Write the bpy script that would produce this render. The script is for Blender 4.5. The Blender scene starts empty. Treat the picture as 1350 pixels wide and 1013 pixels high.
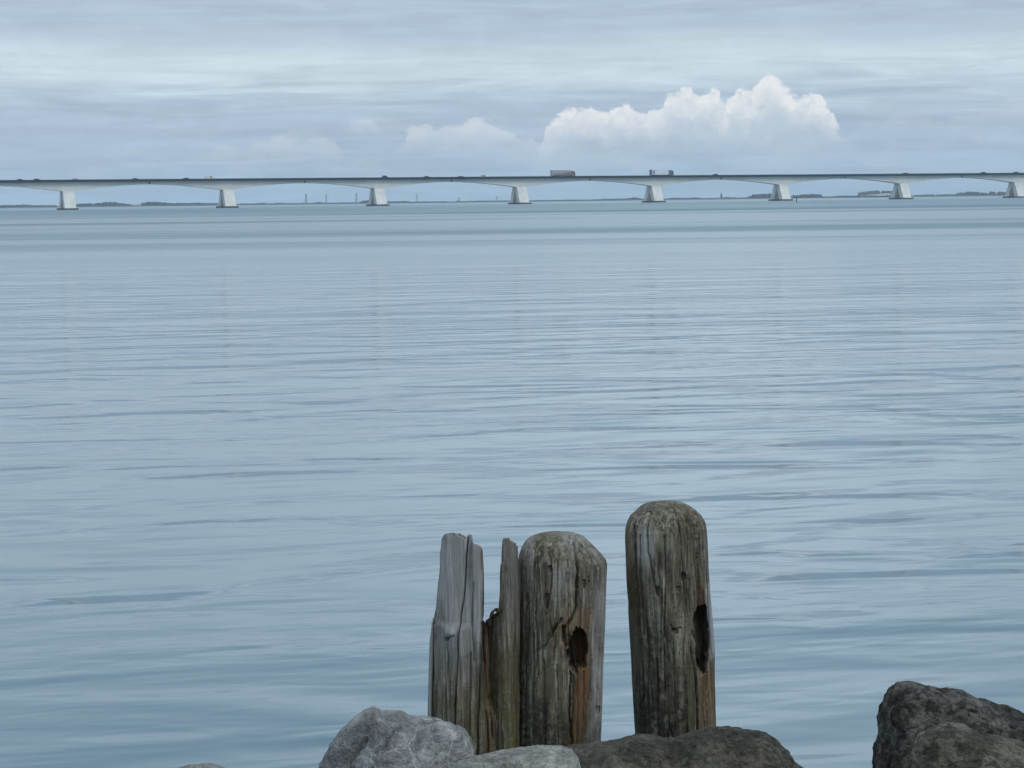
import bpy, math, random
import numpy as np
from mathutils import Vector, Matrix

random.seed(7)
R = math.radians
scene = bpy.context.scene
col = scene.collection

# ------------------------------------------------------------------ camera
CAM = np.array([0.0, 0.0, 2.0])
F = 2900.0; CX = 675.0; CY = 506.5
pitch = math.atan(241.2 / F)
roll = math.atan(0.0122)
fwd = np.array([0, math.cos(pitch), -math.sin(pitch)])
r0 = np.array([1.0, 0, 0]); u0 = np.array([0, math.sin(pitch), math.cos(pitch)])
UP = math.cos(roll) * u0 + math.sin(roll) * r0
RT = math.cos(roll) * r0 - math.sin(roll) * u0
cd = bpy.data.cameras.new('camera'); cam = bpy.data.objects.new('camera', cd); col.objects.link(cam)
M = Matrix.Identity(4)
for i in range(3):
    M[i][0] = RT[i]; M[i][1] = UP[i]; M[i][2] = -fwd[i]; M[i][3] = CAM[i]
cam.matrix_world = M
cd.sensor_width = 36.0; cd.lens = 36.0 * F / 1350.0
cd.clip_start = 0.1; cd.clip_end = 60000
scene.camera = cam

def ray(px, py):
    return fwd + RT * (px - CX) / F + UP * (CY - py) / F
def at(px, py, Y):
    """photo pixel -> world point on the upright plane at distance Y"""
    d = ray(px, py)
    return CAM + d * (Y / d[1])

# ------------------------------------------------------------------ helpers
def link(o, parent=None):
    col.objects.link(o)
    if parent is not None: o.parent = parent
    return o
def tag(o, label=None, cat=None, group=None, kind=None):
    if label: o['label'] = label
    if cat: o['category'] = cat
    if group: o['group'] = group
    if kind: o['kind'] = kind
    return o
def empty(name, loc, rz=0.0):
    o = bpy.data.objects.new(name, None); o.location = loc; o.rotation_euler = (0, 0, rz)
    o.empty_display_size = 0.2
    return link(o)

class MB:
    """collects boxes, prisms and tubes into ONE mesh object"""
    def __init__(s): s.v = []; s.f = []
    def add(s, vs, fs):
        n = len(s.v); s.v += [tuple(map(float, p)) for p in vs]; s.f += [tuple(n + i for i in f) for f in fs]
    def box(s, x0, x1, y0, y1, z0, z1):
        s.add([(x0,y0,z0),(x1,y0,z0),(x1,y1,z0),(x0,y1,z0),(x0,y0,z1),(x1,y0,z1),(x1,y1,z1),(x0,y1,z1)],
              [(0,3,2,1),(4,5,6,7),(0,1,5,4),(1,2,6,5),(2,3,7,6),(3,0,4,7)])
    def prism_x(s, poly, x0, x1):      # poly of (y,z), counter-clockwise
        n = len(poly)
        s.add([(x0,y,z) for y,z in poly] + [(x1,y,z) for y,z in poly],
              [tuple(range(n))[::-1], tuple(range(n, 2*n))] + [(i,(i+1)%n,n+(i+1)%n,n+i) for i in range(n)])
    def prism_y(s, poly, y0, y1):      # poly of (x,z)
        n = len(poly)
        s.add([(x,y0,z) for x,z in poly] + [(x,y1,z) for x,z in poly],
              [tuple(range(n)), tuple(range(n, 2*n))[::-1]] + [(i,n+i,n+(i+1)%n,(i+1)%n) for i in range(n)])
    def tube(s, pts, rad, n=10):
        pts = [Vector(p) for p in pts]
        rads = rad if isinstance(rad, (list, tuple)) else [rad] * len(pts)
        ref = Vector((0.31, 0.77, 0.55)); rings = []
        for i, p in enumerate(pts):
            t = (pts[min(i+1, len(pts)-1)] - pts[max(i-1, 0)]).normalized()
            a = t.cross(ref).normalized(); b = t.cross(a)
            rings.append([p + (a*math.cos(2*math.pi*k/n) + b*math.sin(2*math.pi*k/n)) * rads[i] for k in range(n)])
        vs = [q for r in rings for q in r]; fs = []
        for i in range(len(pts)-1):
            for k in range(n):
                fs.append((i*n+k, i*n+(k+1)%n, (i+1)*n+(k+1)%n, (i+1)*n+k))
        fs.append(tuple(range(n))[::-1]); fs.append(tuple(range((len(pts)-1)*n, len(pts)*n)))
        s.add(vs, fs)
    def cyl_y(s, cx, y0, y1, cz, r, n=18):
        s.prism_y([(cx + r*math.cos(2*math.pi*k/n), cz + r*math.sin(2*math.pi*k/n)) for k in range(n)], y0, y1)
    def build(s, name, mat, parent=None, smooth=False):
        me = bpy.data.meshes.new(name); me.from_pydata(s.v, [], s.f); me.materials.append(mat)
        import bmesh
        bm = bmesh.new(); bm.from_mesh(me); bmesh.ops.recalc_face_normals(bm, faces=bm.faces); bm.to_mesh(me); bm.free()
        if smooth:
            for p in me.polygons: p.use_smooth = True
        return link(bpy.data.objects.new(name, me), parent)

def grid_object(name, V, mat, parent=None, masks=None, wrap=True, cap0=True, cap1=True):
    nr, nc, _ = V.shape
    me = bpy.data.meshes.new(name)
    idx = np.arange(nr*nc).reshape(nr, nc)
    if wrap:
        nx = np.roll(idx, -1, axis=1); A, B, C_, D = idx[:-1], nx[:-1], nx[1:], idx[1:]
    else:
        A, B, C_, D = idx[:-1,:-1], idx[:-1,1:], idx[1:,1:], idx[1:,:-1]
    quads = np.stack([A, B, C_, D], -1).reshape(-1, 4)
    loops = quads.ravel(); counts = np.full(len(quads), 4)
    extra = []
    if wrap and cap0: extra.append(idx[0][::-1])
    if wrap and cap1: extra.append(idx[-1])
    for e in extra:
        loops = np.concatenate([loops, e]); counts = np.append(counts, len(e))
    starts = np.concatenate([[0], np.cumsum(counts)[:-1]])
    me.vertices.add(nr*nc); me.vertices.foreach_set('co', V.reshape(-1).astype(np.float32))
    me.loops.add(len(loops)); me.loops.foreach_set('vertex_index', loops.astype(np.int32))
    me.polygons.add(len(counts)); me.polygons.foreach_set('loop_start', starts.astype(np.int32))
    me.polygons.foreach_set('use_smooth', np.ones(len(counts), bool))
    me.update(calc_edges=True); me.validate()
    if masks is not None:
        at_ = me.attributes.new('masks', 'FLOAT_COLOR', 'POINT')
        at_.data.foreach_set('color', masks.reshape(-1).astype(np.float32))
    me.materials.append(mat)
    return link(bpy.data.objects.new(name, me), parent)

def vnoise(x, y, z, seed=0):
    """smooth value noise in -1..1 on numpy arrays"""
    x, y, z = np.broadcast_arrays(x, y, z)
    xi, yi, zi = np.floor(x).astype(np.int64), np.floor(y).astype(np.int64), np.floor(z).astype(np.int64)
    fx, fy, fz = x-xi, y-yi, z-zi
    s = lambda t: t*t*t*(t*(t*6-15)+10)
    ux, uy, uz = s(fx), s(fy), s(fz)
    def h(a, b, c):
        n = (a*374761393 + b*668265263 + c*2147483647 + seed*1274126177) & 0xffffffff
        n = ((n ^ (n >> 13)) * 1274126177) & 0xffffffff
        n = ((n ^ (n >> 16)) * 2246822519) & 0xffffffff
        return ((n ^ (n >> 15)) & 0xffffff) / 8388607.5 - 1
    l = lambda a, b, t: a + (b-a)*t
    return l(l(l(h(xi,yi,zi),h(xi+1,yi,zi),ux), l(h(xi,yi+1,zi),h(xi+1,yi+1,zi),ux), uy),
             l(l(h(xi,yi,zi+1),h(xi+1,yi,zi+1),ux), l(h(xi,yi+1,zi+1),h(xi+1,yi+1,zi+1),ux), uy), uz)
def fbm(x, y, z, oct=4, seed=0, gain=0.5):
    t = 0; a = 1.0; n = 0
    for i in range(oct):
        t = t + a*vnoise(x*2**i, y*2**i, z*2**i, seed+i*17); n += a; a *= gain
    return t/n
def sst(a, b, x):
    t = np.clip((x-a)/(b-a), 0, 1); return t*t*(3-2*t)
def poly_dist(x, z, pts):
    d = np.full(x.shape, 1e9)
    for (ax, az), (bx, bz) in zip(pts[:-1], pts[1:]):
        vx, vz = bx-ax, bz-az; L = vx*vx+vz*vz+1e-12
        t = np.clip(((x-ax)*vx+(z-az)*vz)/L, 0, 1)
        d = np.minimum(d, np.hypot(x-ax-t*vx, z-az-t*vz))
    return d

# ------------------------------------------------------------------ node helper
def srgb(*c):
    return tuple((v/255/12.92 if v/255 <= 0.04045 else ((v/255+0.055)/1.055)**2.4) for v in c)
class NT:
    def __init__(s, tree): s.t = tree; s.n = tree.nodes; s.l = tree.links
    def new(s, kind, **kw):
        n = s.n.new(kind)
        for k, v in kw.items(): setattr(n, k, v)
        return n
    def put(s, sock, v):
        if isinstance(v, bpy.types.NodeSocket): s.l.new(v, sock)
        elif v is not None:
            if sock.type == 'RGBA' and not hasattr(v, '__len__'): v = (v, v, v, 1)
            elif sock.type == 'RGBA' and len(v) == 3: v = (*v, 1)
            sock.default_value = v
    def math(s, op, a, b=None, c=None, clamp=False):
        n = s.new('ShaderNodeMath', operation=op, use_clamp=clamp)
        s.put(n.inputs[0], a)
        if b is not None: s.put(n.inputs[1], b)
        if c is not None: s.put(n.inputs[2], c)
        return n.outputs[0]
    def vmath(s, op, a, b=None, scale=None):
        n = s.new('ShaderNodeVectorMath', operation=op)
        s.put(n.inputs[0], a)
        if b is not None: s.put(n.inputs[1], b)
        if scale is not None: s.put(n.inputs['Scale'], scale)
        return n.outputs[0]
    def comb(s, x, y, z=0.0):
        n = s.new('ShaderNodeCombineXYZ')
        s.put(n.inputs[0], x); s.put(n.inputs[1], y); s.put(n.inputs[2], z); return n.outputs[0]
    def sep(s, v):
        n = s.new('ShaderNodeSeparateXYZ'); s.put(n.inputs[0], v); return n.outputs
    def noise(s, vec, scale=1, detail=3, rough=0.5, dist=0.0, color=False):
        n = s.new('ShaderNodeTexNoise'); s.put(n.inputs['Vector'], vec)
        n.inputs['Scale'].default_value = scale; n.inputs['Detail'].default_value = detail
        n.inputs['Roughness'].default_value = rough; n.inputs['Distortion'].default_value = dist
        return n.outputs['Color' if color else 'Fac']
    def voro(s, vec, scale=1, feature='F1', out='Distance'):
        n = s.new('ShaderNodeTexVoronoi', feature=feature); s.put(n.inputs['Vector'], vec)
        n.inputs['Scale'].default_value = scale; return n.outputs[out]
    def mapr(s, v, a, b, c=0.0, d=1.0, smooth=True):
        n = s.new('ShaderNodeMapRange', interpolation_type='SMOOTHSTEP' if smooth else 'LINEAR')
        s.put(n.inputs[0], v)
        for i, q in enumerate((a, b, c, d)): s.put(n.inputs[1+i], q)
        return n.outputs[0]
    def mix(s, f, a, b, blend='MIX'):
        n = s.new('ShaderNodeMix', data_type='RGBA', blend_type=blend)
        s.put(n.inputs[0], f); s.put(n.inputs[6], a); s.put(n.inputs[7], b); return n.outputs[2]
    def ramp(s, f, stops, interp='LINEAR'):
        n = s.new('ShaderNodeValToRGB'); n.color_ramp.interpolation = interp
        e = n.color_ramp.elements
        while len(e) < len(stops): e.new(0.5)
        for k, (p, c) in zip(e, stops):
            k.position = p; k.color = (*c, 1) if hasattr(c, '__len__') else (c, c, c, 1)
        s.put(n.inputs[0], f); return n.outputs[0]
    def curve(s, v, pts, x0, x1):
        n = s.new('ShaderNodeFloatCurve'); c = n.mapping.curves[0]
        s.put(n.inputs['Value'], s.mapr(v, x0, x1, 0, 1, smooth=False))
        P = [((x-x0)/(x1-x0), y) for x, y in pts]
        while len(c.points) < len(P): c.points.new(0.5, 0.5)
        for k, p in zip(c.points, P): k.location = p; k.handle_type = 'AUTO'
        n.mapping.update(); return n.outputs[0]
def material(name):
    m = bpy.data.materials.new(name); m.use_nodes = True
    t = NT(m.node_tree); b = m.node_tree.nodes['Principled BSDF']; return m, t, b

def weathered(name, c, c2, rough=0.8, scale=0.6, metallic=0.0):
    m, t, b = material(name)
    p = t.new('ShaderNodeTexCoord').outputs['Object']
    f = t.noise(p, scale, 5, 0.6)
    t.put(b.inputs['Base Color'], t.mix(t.mapr(f, 0.35, 0.7), c, c2))
    b.inputs['Roughness'].default_value = rough; b.inputs['Metallic'].default_value = metallic
    return m

# ------------------------------------------------------------------ sky (world)
SUN_EL, SUN_AZ = 42.0, 140.0          # azimuth from +Y towards +X: behind and right of the camera
def make_world():
    w = bpy.data.worlds.new('World'); scene.world = w; w.use_nodes = True
    t = NT(w.node_tree); bg = w.node_tree.nodes['Background']
    sky = t.new('ShaderNodeTexSky', sky_type='NISHITA', sun_disc=False)
    sky.sun_elevation = R(SUN_EL); sky.sun_rotation = R(SUN_AZ); sky.air_density = 1.2; sky.dust_density = 2.0
    d = t.new('ShaderNodeTexCoord').outputs['Generated']
    dx, dy, dz = t.sep(t.vmath('NORMALIZE', d))
    DEG = 180/math.pi
    e = t.math('MULTIPLY', t.math('ARCSINE', dz), DEG)
    a = t.math('MULTIPLY', t.math('ARCTAN2', dx, dy), DEG)
    # long stratus streaks: noise squeezed in elevation
    n1 = t.noise(t.comb(t.math('MULTIPLY', a, 0.10), t.math('MULTIPLY', e, 1.05), 3.1), 1, 5, 0.55, 0.4)
    n2 = t.noise(t.comb(t.math('MULTIPLY', a, 0.24), t.math('MULTIPLY', e, 3.0), 9.7), 1, 7, 0.62, 0.7)
    n3 = t.noise(t.comb(t.math('MULTIPLY', a, 0.6), t.math('MULTIPLY', e, 1.1), 1.3), 1, 6, 0.6, 0.8)
    ew = t.math('ADD', e, t.math('MULTIPLY', t.math('SUBTRACT', n1, 0.5), 1.7))
    ew = t.math('ADD', ew, t.math('MULTIPLY', t.math('SUBTRACT', n2, 0.5), 1.3))
    el = t.math('DIVIDE', ew, 90.0)
    stops = [(-0.2,(171,195,215)),(1.1,(173,194,215)),(1.9,(175,193,215)),(2.35,(178,197,218)),(2.75,(189,207,223)),(3.15,(202,219,230)),
             (3.7,(205,221,231)),(4.15,(193,210,225)),(4.6,(178,195,216)),(5.4,(182,199,218)),(6.6,(208,225,238)),(10.0,(220,237,249)),
             (15,(217,236,249)),(25,(219,239,252)),(50,(221,240,252)),(90,(221,240,252))]
    # square-root spacing so the low sky gets most of the ramp
    sq = t.math('SQRT', t.math('MAXIMUM', t.math('DIVIDE', t.math('ADD', ew, 1.0), 91.0), 0.0))
    base = t.ramp(sq, [(math.sqrt((x+1)/91), srgb(*c)) for x, c in stops])
    fine = t.math('ADD', t.math('MULTIPLY', t.math('SUBTRACT', n3, 0.5), 0.20), t.math('MULTIPLY', t.math('SUBTRACT', n2, 0.5), 0.56))
    base = t.mix(1.0, base, t.math('ADD', fine, 1.0), 'MULTIPLY')
    # a thin bluish veil low on the left, brighter strip right of centre
    # cumulus: upper outline as a curve of azimuth, roughened by noise
    def el_of(x, y): return (265.3 - 0.0122*(x-675) - y)/50.6
    def az_of(x): return (x-675)/50.6
    wv = t.comb(a, e, 0.0)
    wn = t.noise(wv, 1.7, 5, 0.58, color=True)
    wn2 = t.noise(wv, 5.5, 3, 0.5, color=True)
    wx, wy, _ = t.sep(t.vmath('SUBTRACT', wn, (0.5, 0.5, 0.5)))
    w2x, w2y, _ = t.sep(t.vmath('SUBTRACT', wn2, (0.5, 0.5, 0.5)))
    aw = t.math('ADD', t.math('ADD', a, t.math('MULTIPLY', wx, 0.55)), t.math('MULTIPLY', w2x, 0.34))
    e2 = t.math('ADD', t.math('ADD', e, t.math('MULTIPLY', wy, 0.5)), t.math('MULTIPLY', w2y, 0.36))
    # round turrets: smooth voronoi bumps push the outline up
    vb = t.new('ShaderNodeTexVoronoi', feature='SMOOTH_F1'); t.put(vb.inputs['Vector'], t.comb(aw, e2, 0.4)); vb.inputs['Scale'].default_value = 2.3
    vb.inputs['Smoothness'].default_value = 0.25
    vb2 = t.new('ShaderNodeTexVoronoi', feature='SMOOTH_F1'); t.put(vb2.inputs['Vector'], t.comb(aw, e2, 2.4)); vb2.inputs['Scale'].default_value = 5.2
    vb2.inputs['Smoothness'].default_value = 0.25
    puff = t.math('SUBTRACT', 0.42, vb.outputs['Distance']); puff2 = t.math('SUBTRACT', 0.42, vb2.outputs['Distance'])
    lump = t.noise(t.comb(aw, e2, 6.6), 2.1, 6, 0.6)
    def cloud(base_col, pts, basey, soft_bottom, opacity, bright, scale_p, fade_l=0.9, fade_r=0.9):
        nonlocal a
        S = 5.0
        px = [(az_of(x), max(0.0, el_of(x, y))/S) for x, y in pts]
        x0, x1 = px[0][0], px[-1][0]
        top = t.math('MULTIPLY', t.curve(t.math('ADD', a, t.math('MULTIPLY', wx, 0.25)), px, x0, x1), S)
        dpt = t.math('SUBTRACT', top, t.math('ADD', e, t.math('MULTIPLY', wy, 0.18)))
        dpt = t.math('ADD', dpt, t.math('MULTIPLY', puff, 0.34*scale_p))
        dpt = t.math('ADD', dpt, t.math('MULTIPLY', puff2, 0.14*scale_p))
        edge = t.mapr(dpt, -0.02, t.math('ADD', 0.08, t.math('MULTIPLY', t.mapr(lump, 0.45, 0.70), 0.34)))
        eb = el_of(675, basey)
        bot = t.mapr(t.math('ADD', e, t.math('MULTIPLY', wy, 0.5)), eb - soft_bottom, eb + soft_bottom)
        sides = t.math('MULTIPLY', t.mapr(t.math('ADD', a, t.math('MULTIPLY', wx, 1.0)), x0, x0 + fade_l), t.mapr(t.math('ADD', a, t.math('MULTIPLY', wx, 1.0)), x1, x1 - fade_r))
        al = t.math('MULTIPLY', t.math('MULTIPLY', t.math('MULTIPLY', edge, bot), sides), opacity, clamp=True)
        lit = t.mapr(dpt, 1.5, 0.0)                     # brightest along the crown, greyer inside
        lit = t.math('ADD', lit, t.math('ADD', t.math('MULTIPLY', puff, 0.75), t.math('MULTIPLY', puff2, 0.55)), clamp=True)
        lit = t.math('ADD', lit, t.math('MULTIPLY', t.math('SUBTRACT', lump, 0.5), 1.3), clamp=True)
        cc = t.mix(lit, srgb(196,211,223), srgb(*bright))
        return t.mix(al, base_col, cc)
    main = [(702,220),(718,186),(730,158),(744,147),(762,140),(784,140),(806,146),(826,140),(846,142),(868,146),(884,126),(902,113),(922,120),
            (942,116),(958,128),(976,118),(992,118),(1006,106),(1022,98),(1034,112),(1050,124),(1068,122),(1082,130),(1092,146),(1106,166),(1125,190),(1145,215)]
    base = cloud(base, [(500,225),(535,185),(548,166),(566,162),(584,164),(600,158),(625,152),(645,154),(662,168),(690,178),(720,185),(760,230)], 186, 0.55, 0.72, (224,231,238), 0.8)
    base = cloud(base, [(440,215),(462,168),(476,154),(492,156),(506,170),(530,215)], 168, 0.3, 0.62, (218,226,234), 0.7)
    base = cloud(base, [(240,225),(275,200),(300,186),(330,190),(360,180),(395,182),(430,178),(460,200),(490,225)], 200, 0.5, 0.5, (208,218,228), 0.8)
    base = cloud(base, [(1090,225),(1130,165),(1160,154),(1190,156),(1230,158),(1270,150),(1310,146),(1350,140),(1390,150),(1440,220)], 170, 0.55, 0.36, (212,222,231), 0.8)
    base = cloud(base, [(900,190),(938,120),(955,98),(975,90),(1000,94),(1020,96),(1034,120),(1060,190)], 120, 0.35, 0.25, (212,222,231), 1.0)
    lowp = t.math('MULTIPLY', t.mapr(t.noise(t.comb(t.math('MULTIPLY', aw, 0.55), t.math('MULTIPLY', e2, 1.5), 14.2), 1, 6, 0.6), 0.46, 0.66), t.math('MULTIPLY', t.mapr(e, 0.3, 1.1), t.mapr(e, 2.6, 1.7)))
    base = t.mix(t.math('MULTIPLY', lowp, 0.42), base, srgb(199,211,223))
    base = cloud(base, main, 184, 0.80, 0.95, (241,243,245), 0.85, 0.25, 1.1)
    # bright patch added to the unseen upper sky, brightens the water right of centre
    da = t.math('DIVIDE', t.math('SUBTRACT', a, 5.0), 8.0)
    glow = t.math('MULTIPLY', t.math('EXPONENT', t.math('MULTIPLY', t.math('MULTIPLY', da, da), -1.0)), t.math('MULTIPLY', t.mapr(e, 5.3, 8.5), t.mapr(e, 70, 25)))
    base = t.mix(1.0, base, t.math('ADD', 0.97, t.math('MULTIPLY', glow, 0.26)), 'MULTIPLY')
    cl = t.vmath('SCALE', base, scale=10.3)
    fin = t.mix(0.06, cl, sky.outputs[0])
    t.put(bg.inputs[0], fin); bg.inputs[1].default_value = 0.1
make_world()
sl = bpy.data.lights.new('sun', 'SUN'); so = link(bpy.data.objects.new('sun', sl))
sl.energy = 0.9; sl.angle = R(18); sl.color = (1.0, 0.96, 0.9)
sd = Vector((math.sin(R(SUN_AZ))*math.cos(R(SUN_EL)), math.cos(R(SUN_AZ))*math.cos(R(SUN_EL)), math.sin(R(SUN_EL))))
so.rotation_euler = (-sd).to_track_quat('-Z', 'Y').to_euler()
so.location = (0, -20, 40)
vs = scene.view_settings
vs.view_transform = 'Standard'; vs.look = 'None'; vs.exposure = 0.0; vs.gamma = 1; vs.use_curve_mapping = False

# ------------------------------------------------------------------ water
W1, W2, W3, W4 = 0.094, 0.015, 0.0040, 0.18
def make_water():
    m, t, b = material('sea_water')
    p = t.new('ShaderNodeNewGeometry').outputs['Position']
    x, y, _ = t.sep(p)
    ca, sa = math.cos(R(11)), math.sin(R(11))
    u = t.math('ADD', t.math('MULTIPLY', x, ca), t.math('MULTIPLY', y, sa))
    v = t.math('SUBTRACT', t.math('MULTIPLY', y, ca), t.math('MULTIPLY', x, sa))
    def n(su, sv, off, detail=2, rough=0.5, dist=0.0, uu=u, vv=v):
        return t.noise(t.comb(t.math('MULTIPLY', uu, su), t.math('MULTIPLY', vv, sv), off), 1, detail, rough, dist)
    # slicks: calm and ruffled patches, drawn out along the wind
    patch = n(0.035, 0.16, 4.0, 4, 0.55, 0.6, x, y)
    patch2 = n(0.22, 0.7, 8.0, 3, 0.5, 0.5)
    ruff = t.mapr(t.math('ADD', t.math('MULTIPLY', patch, 0.6), t.math('MULTIPLY', patch2, 0.4)), 0.40, 0.62, 0.25, 1.15)
    far = n(0.004, 0.030, 2.0, 4, 0.6, 0.3, x, y)
    streak = t.mapr(far, 0.47, 0.60)
    calm = t.mapr(n(0.05, 0.14, 21.0, 3, 0.5, 0.5), 0.38, 0.60, 0.45, 1.0)
    amp1 = t.math('MULTIPLY', calm, W1); open_ = t.mapr(y, 30, 170); amp2 = t.math('MULTIPLY', t.math('MULTIPLY', ruff, W2), t.math('ADD', 1.0, t.math('MULTIPLY', open_, 0.2))); amp3 = t.math('MULTIPLY', t.math('MULTIPLY', ruff, W3), t.math('ADD', 1.0, t.math('MULTIPLY', open_, 2.2)))
    def height(uu, vv):
        h = t.math('MULTIPLY', n(0.46, 1.05, 1.0, 1, 0.45, 0.8, uu, vv), amp1)
        h = t.math('ADD', h, t.math('MULTIPLY', n(1.35, 3.0, 5.0, 1, 0.5, 0.8, uu, vv), amp2))
        h = t.math('ADD', h, t.math('MULTIPLY', n(3.4, 8.0, 7.0, 1, 0.5, 0.5, uu, vv), amp3))
        return t.math('ADD', h, t.math('MULTIPLY', n(0.075, 0.25, 12.0, 2, 0.5, 0.4, uu, vv), W4))
    EPS = 0.012
    h0 = height(u, v); hu = height(t.math('ADD', u, EPS), v); hv = height(u, t.math('ADD', v, EPS))
    gu = t.math('DIVIDE', t.math('SUBTRACT', h0, hu), EPS); gv = t.math('DIVIDE', t.math('SUBTRACT', h0, hv), EPS)
    nx = t.math('SUBTRACT', t.math('MULTIPLY', gu, ca), t.math('MULTIPLY', gv, sa))
    ny = t.math('ADD', t.math('MULTIPLY', gu, sa), t.math('MULTIPLY', gv, ca))
    t.put(b.inputs['Normal'], t.vmath('NORMALIZE', t.comb(nx, ny, 1.0)))
    # wind-roughened offshore: roughness climbs with distance from the bank and in the streaks
    off = t.mapr(y, 20, 160)
    band = t.math('MULTIPLY', t.mapr(t.math('ADD', y, t.math('MULTIPLY', far, 120)), 370, 480), t.mapr(y, 1150, 1350, 1.0, 0.0))
    rg = t.math('ADD', 0.06, t.math('MULTIPLY', off, 0.20))
    rg = t.math('ADD', rg, t.math('MULTIPLY', t.math('MULTIPLY', streak, off), 0.18))
    rg = t.math('ADD', rg, t.math('MULTIPLY', band, 0.10))
    t.put(b.inputs['Roughness'], rg)
    t.put(b.inputs['Base Color'], (0.072, 0.150, 0.206))
    b.inputs['IOR'].default_value = 1.36
    mb = MB(); mb.add([(-4800, 4.5, 0), (4800, 4.5, 0), (4800, 9000, 0), (-4800, 9000, 0)], [(0, 1, 2, 3)])
    tag(mb.build('water', m), 'calm grey blue estuary water with long soft ripples', kind='structure')
make_water()

# ------------------------------------------------------------------ shore bank under the rocks
def make_ground():
    m, t, b = material('stony_bank')
    p = t.new('ShaderNodeTexCoord').outputs['Object']
    f = t.noise(p, 5, 6, 0.65); c = t.voro(p, 9)
    t.put(b.inputs['Base Color'], t.mix(t.mapr(c, 0.1, 0.6), t.mix(f, (0.03,0.028,0.022), (0.12,0.11,0.09)), (0.05,0.05,0.04)))
    b.inputs['Roughness'].default_value = 0.9
    X, Y = np.meshgrid(np.linspace(-30, 30, 240), np.linspace(-25, 9.5, 160))
    Z = np.interp(Y, [-25, -3, 2, 4, 6, 7, 8, 9.5], [0.7, 0.55, 0.50, 0.30, -0.05, -0.25, -0.5, -0.9])
    Z = Z + 0.05*fbm(X*1.5, Y*1.5, 0*X, 3, 3) * sst(7.5, 6.5, Y)
    V = np.stack([X, Y, Z], -1)
    tag(grid_object('ground', V, m, wrap=False), kind='structure')
make_ground()

# ------------------------------------------------------------------ bridge
CON = weathered('bridge_concrete', (0.70,0.70,0.67), (0.60,0.60,0.58), 0.85, 0.12)
CON_PIER = weathered('pier_concrete', (0.74,0.74,0.71), (0.62,0.62,0.60), 0.85, 0.2)
CON_DARK = weathered('footing_concrete', (0.10,0.11,0.11), (0.06,0.07,0.07), 0.9, 0.3)
EDGE = weathered('parapet_paint', (0.010,0.014,0.022), (0.016,0.02,0.03), 0.7, 0.2)
ASPHALT = weathered('asphalt', (0.05,0.05,0.05), (0.065,0.065,0.065), 0.9, 1.0)
LINE = weathered('line_paint', (0.7,0.7,0.68), (0.6,0.6,0.58), 0.8, 1.0)

Y0 = 1263.0; CB = 0.0308
def on_horizon(px): return 265.3 - 0.0122*(px - 675)
def ground_dir(px):
    d = ray(px, on_horizon(px)); return d / d[1]
pA = CAM + ground_dir(89.0)*Y0; pB = CAM + ground_dir(1188.0)*(Y0*(1+6*CB))
span_v = (pB - pA)/6.0; SPAN = float(np.hypot(span_v[0], span_v[1])); BANG = math.atan2(span_v[1], span_v[0])
ZR = 17.25           # parapet top
ROAD = 16.45
N0, N1 = -2, 9       # cantilever units built (the outermost lie just outside the frame)
def bridge_pt(n, lat=0.0, z=0.0):
    """n in spans from the first pier, lat metres to the far side"""
    q = pA + span_v*n
    return Vector((q[0] - lat*math.sin(BANG), q[1] + lat*math.cos(BANG), z))
bridge = empty('bridge', bridge_pt(0, 0, 0), BANG)
tag(bridge, 'long pale concrete girder bridge crossing the estuary on A shaped piers', 'bridge')
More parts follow.
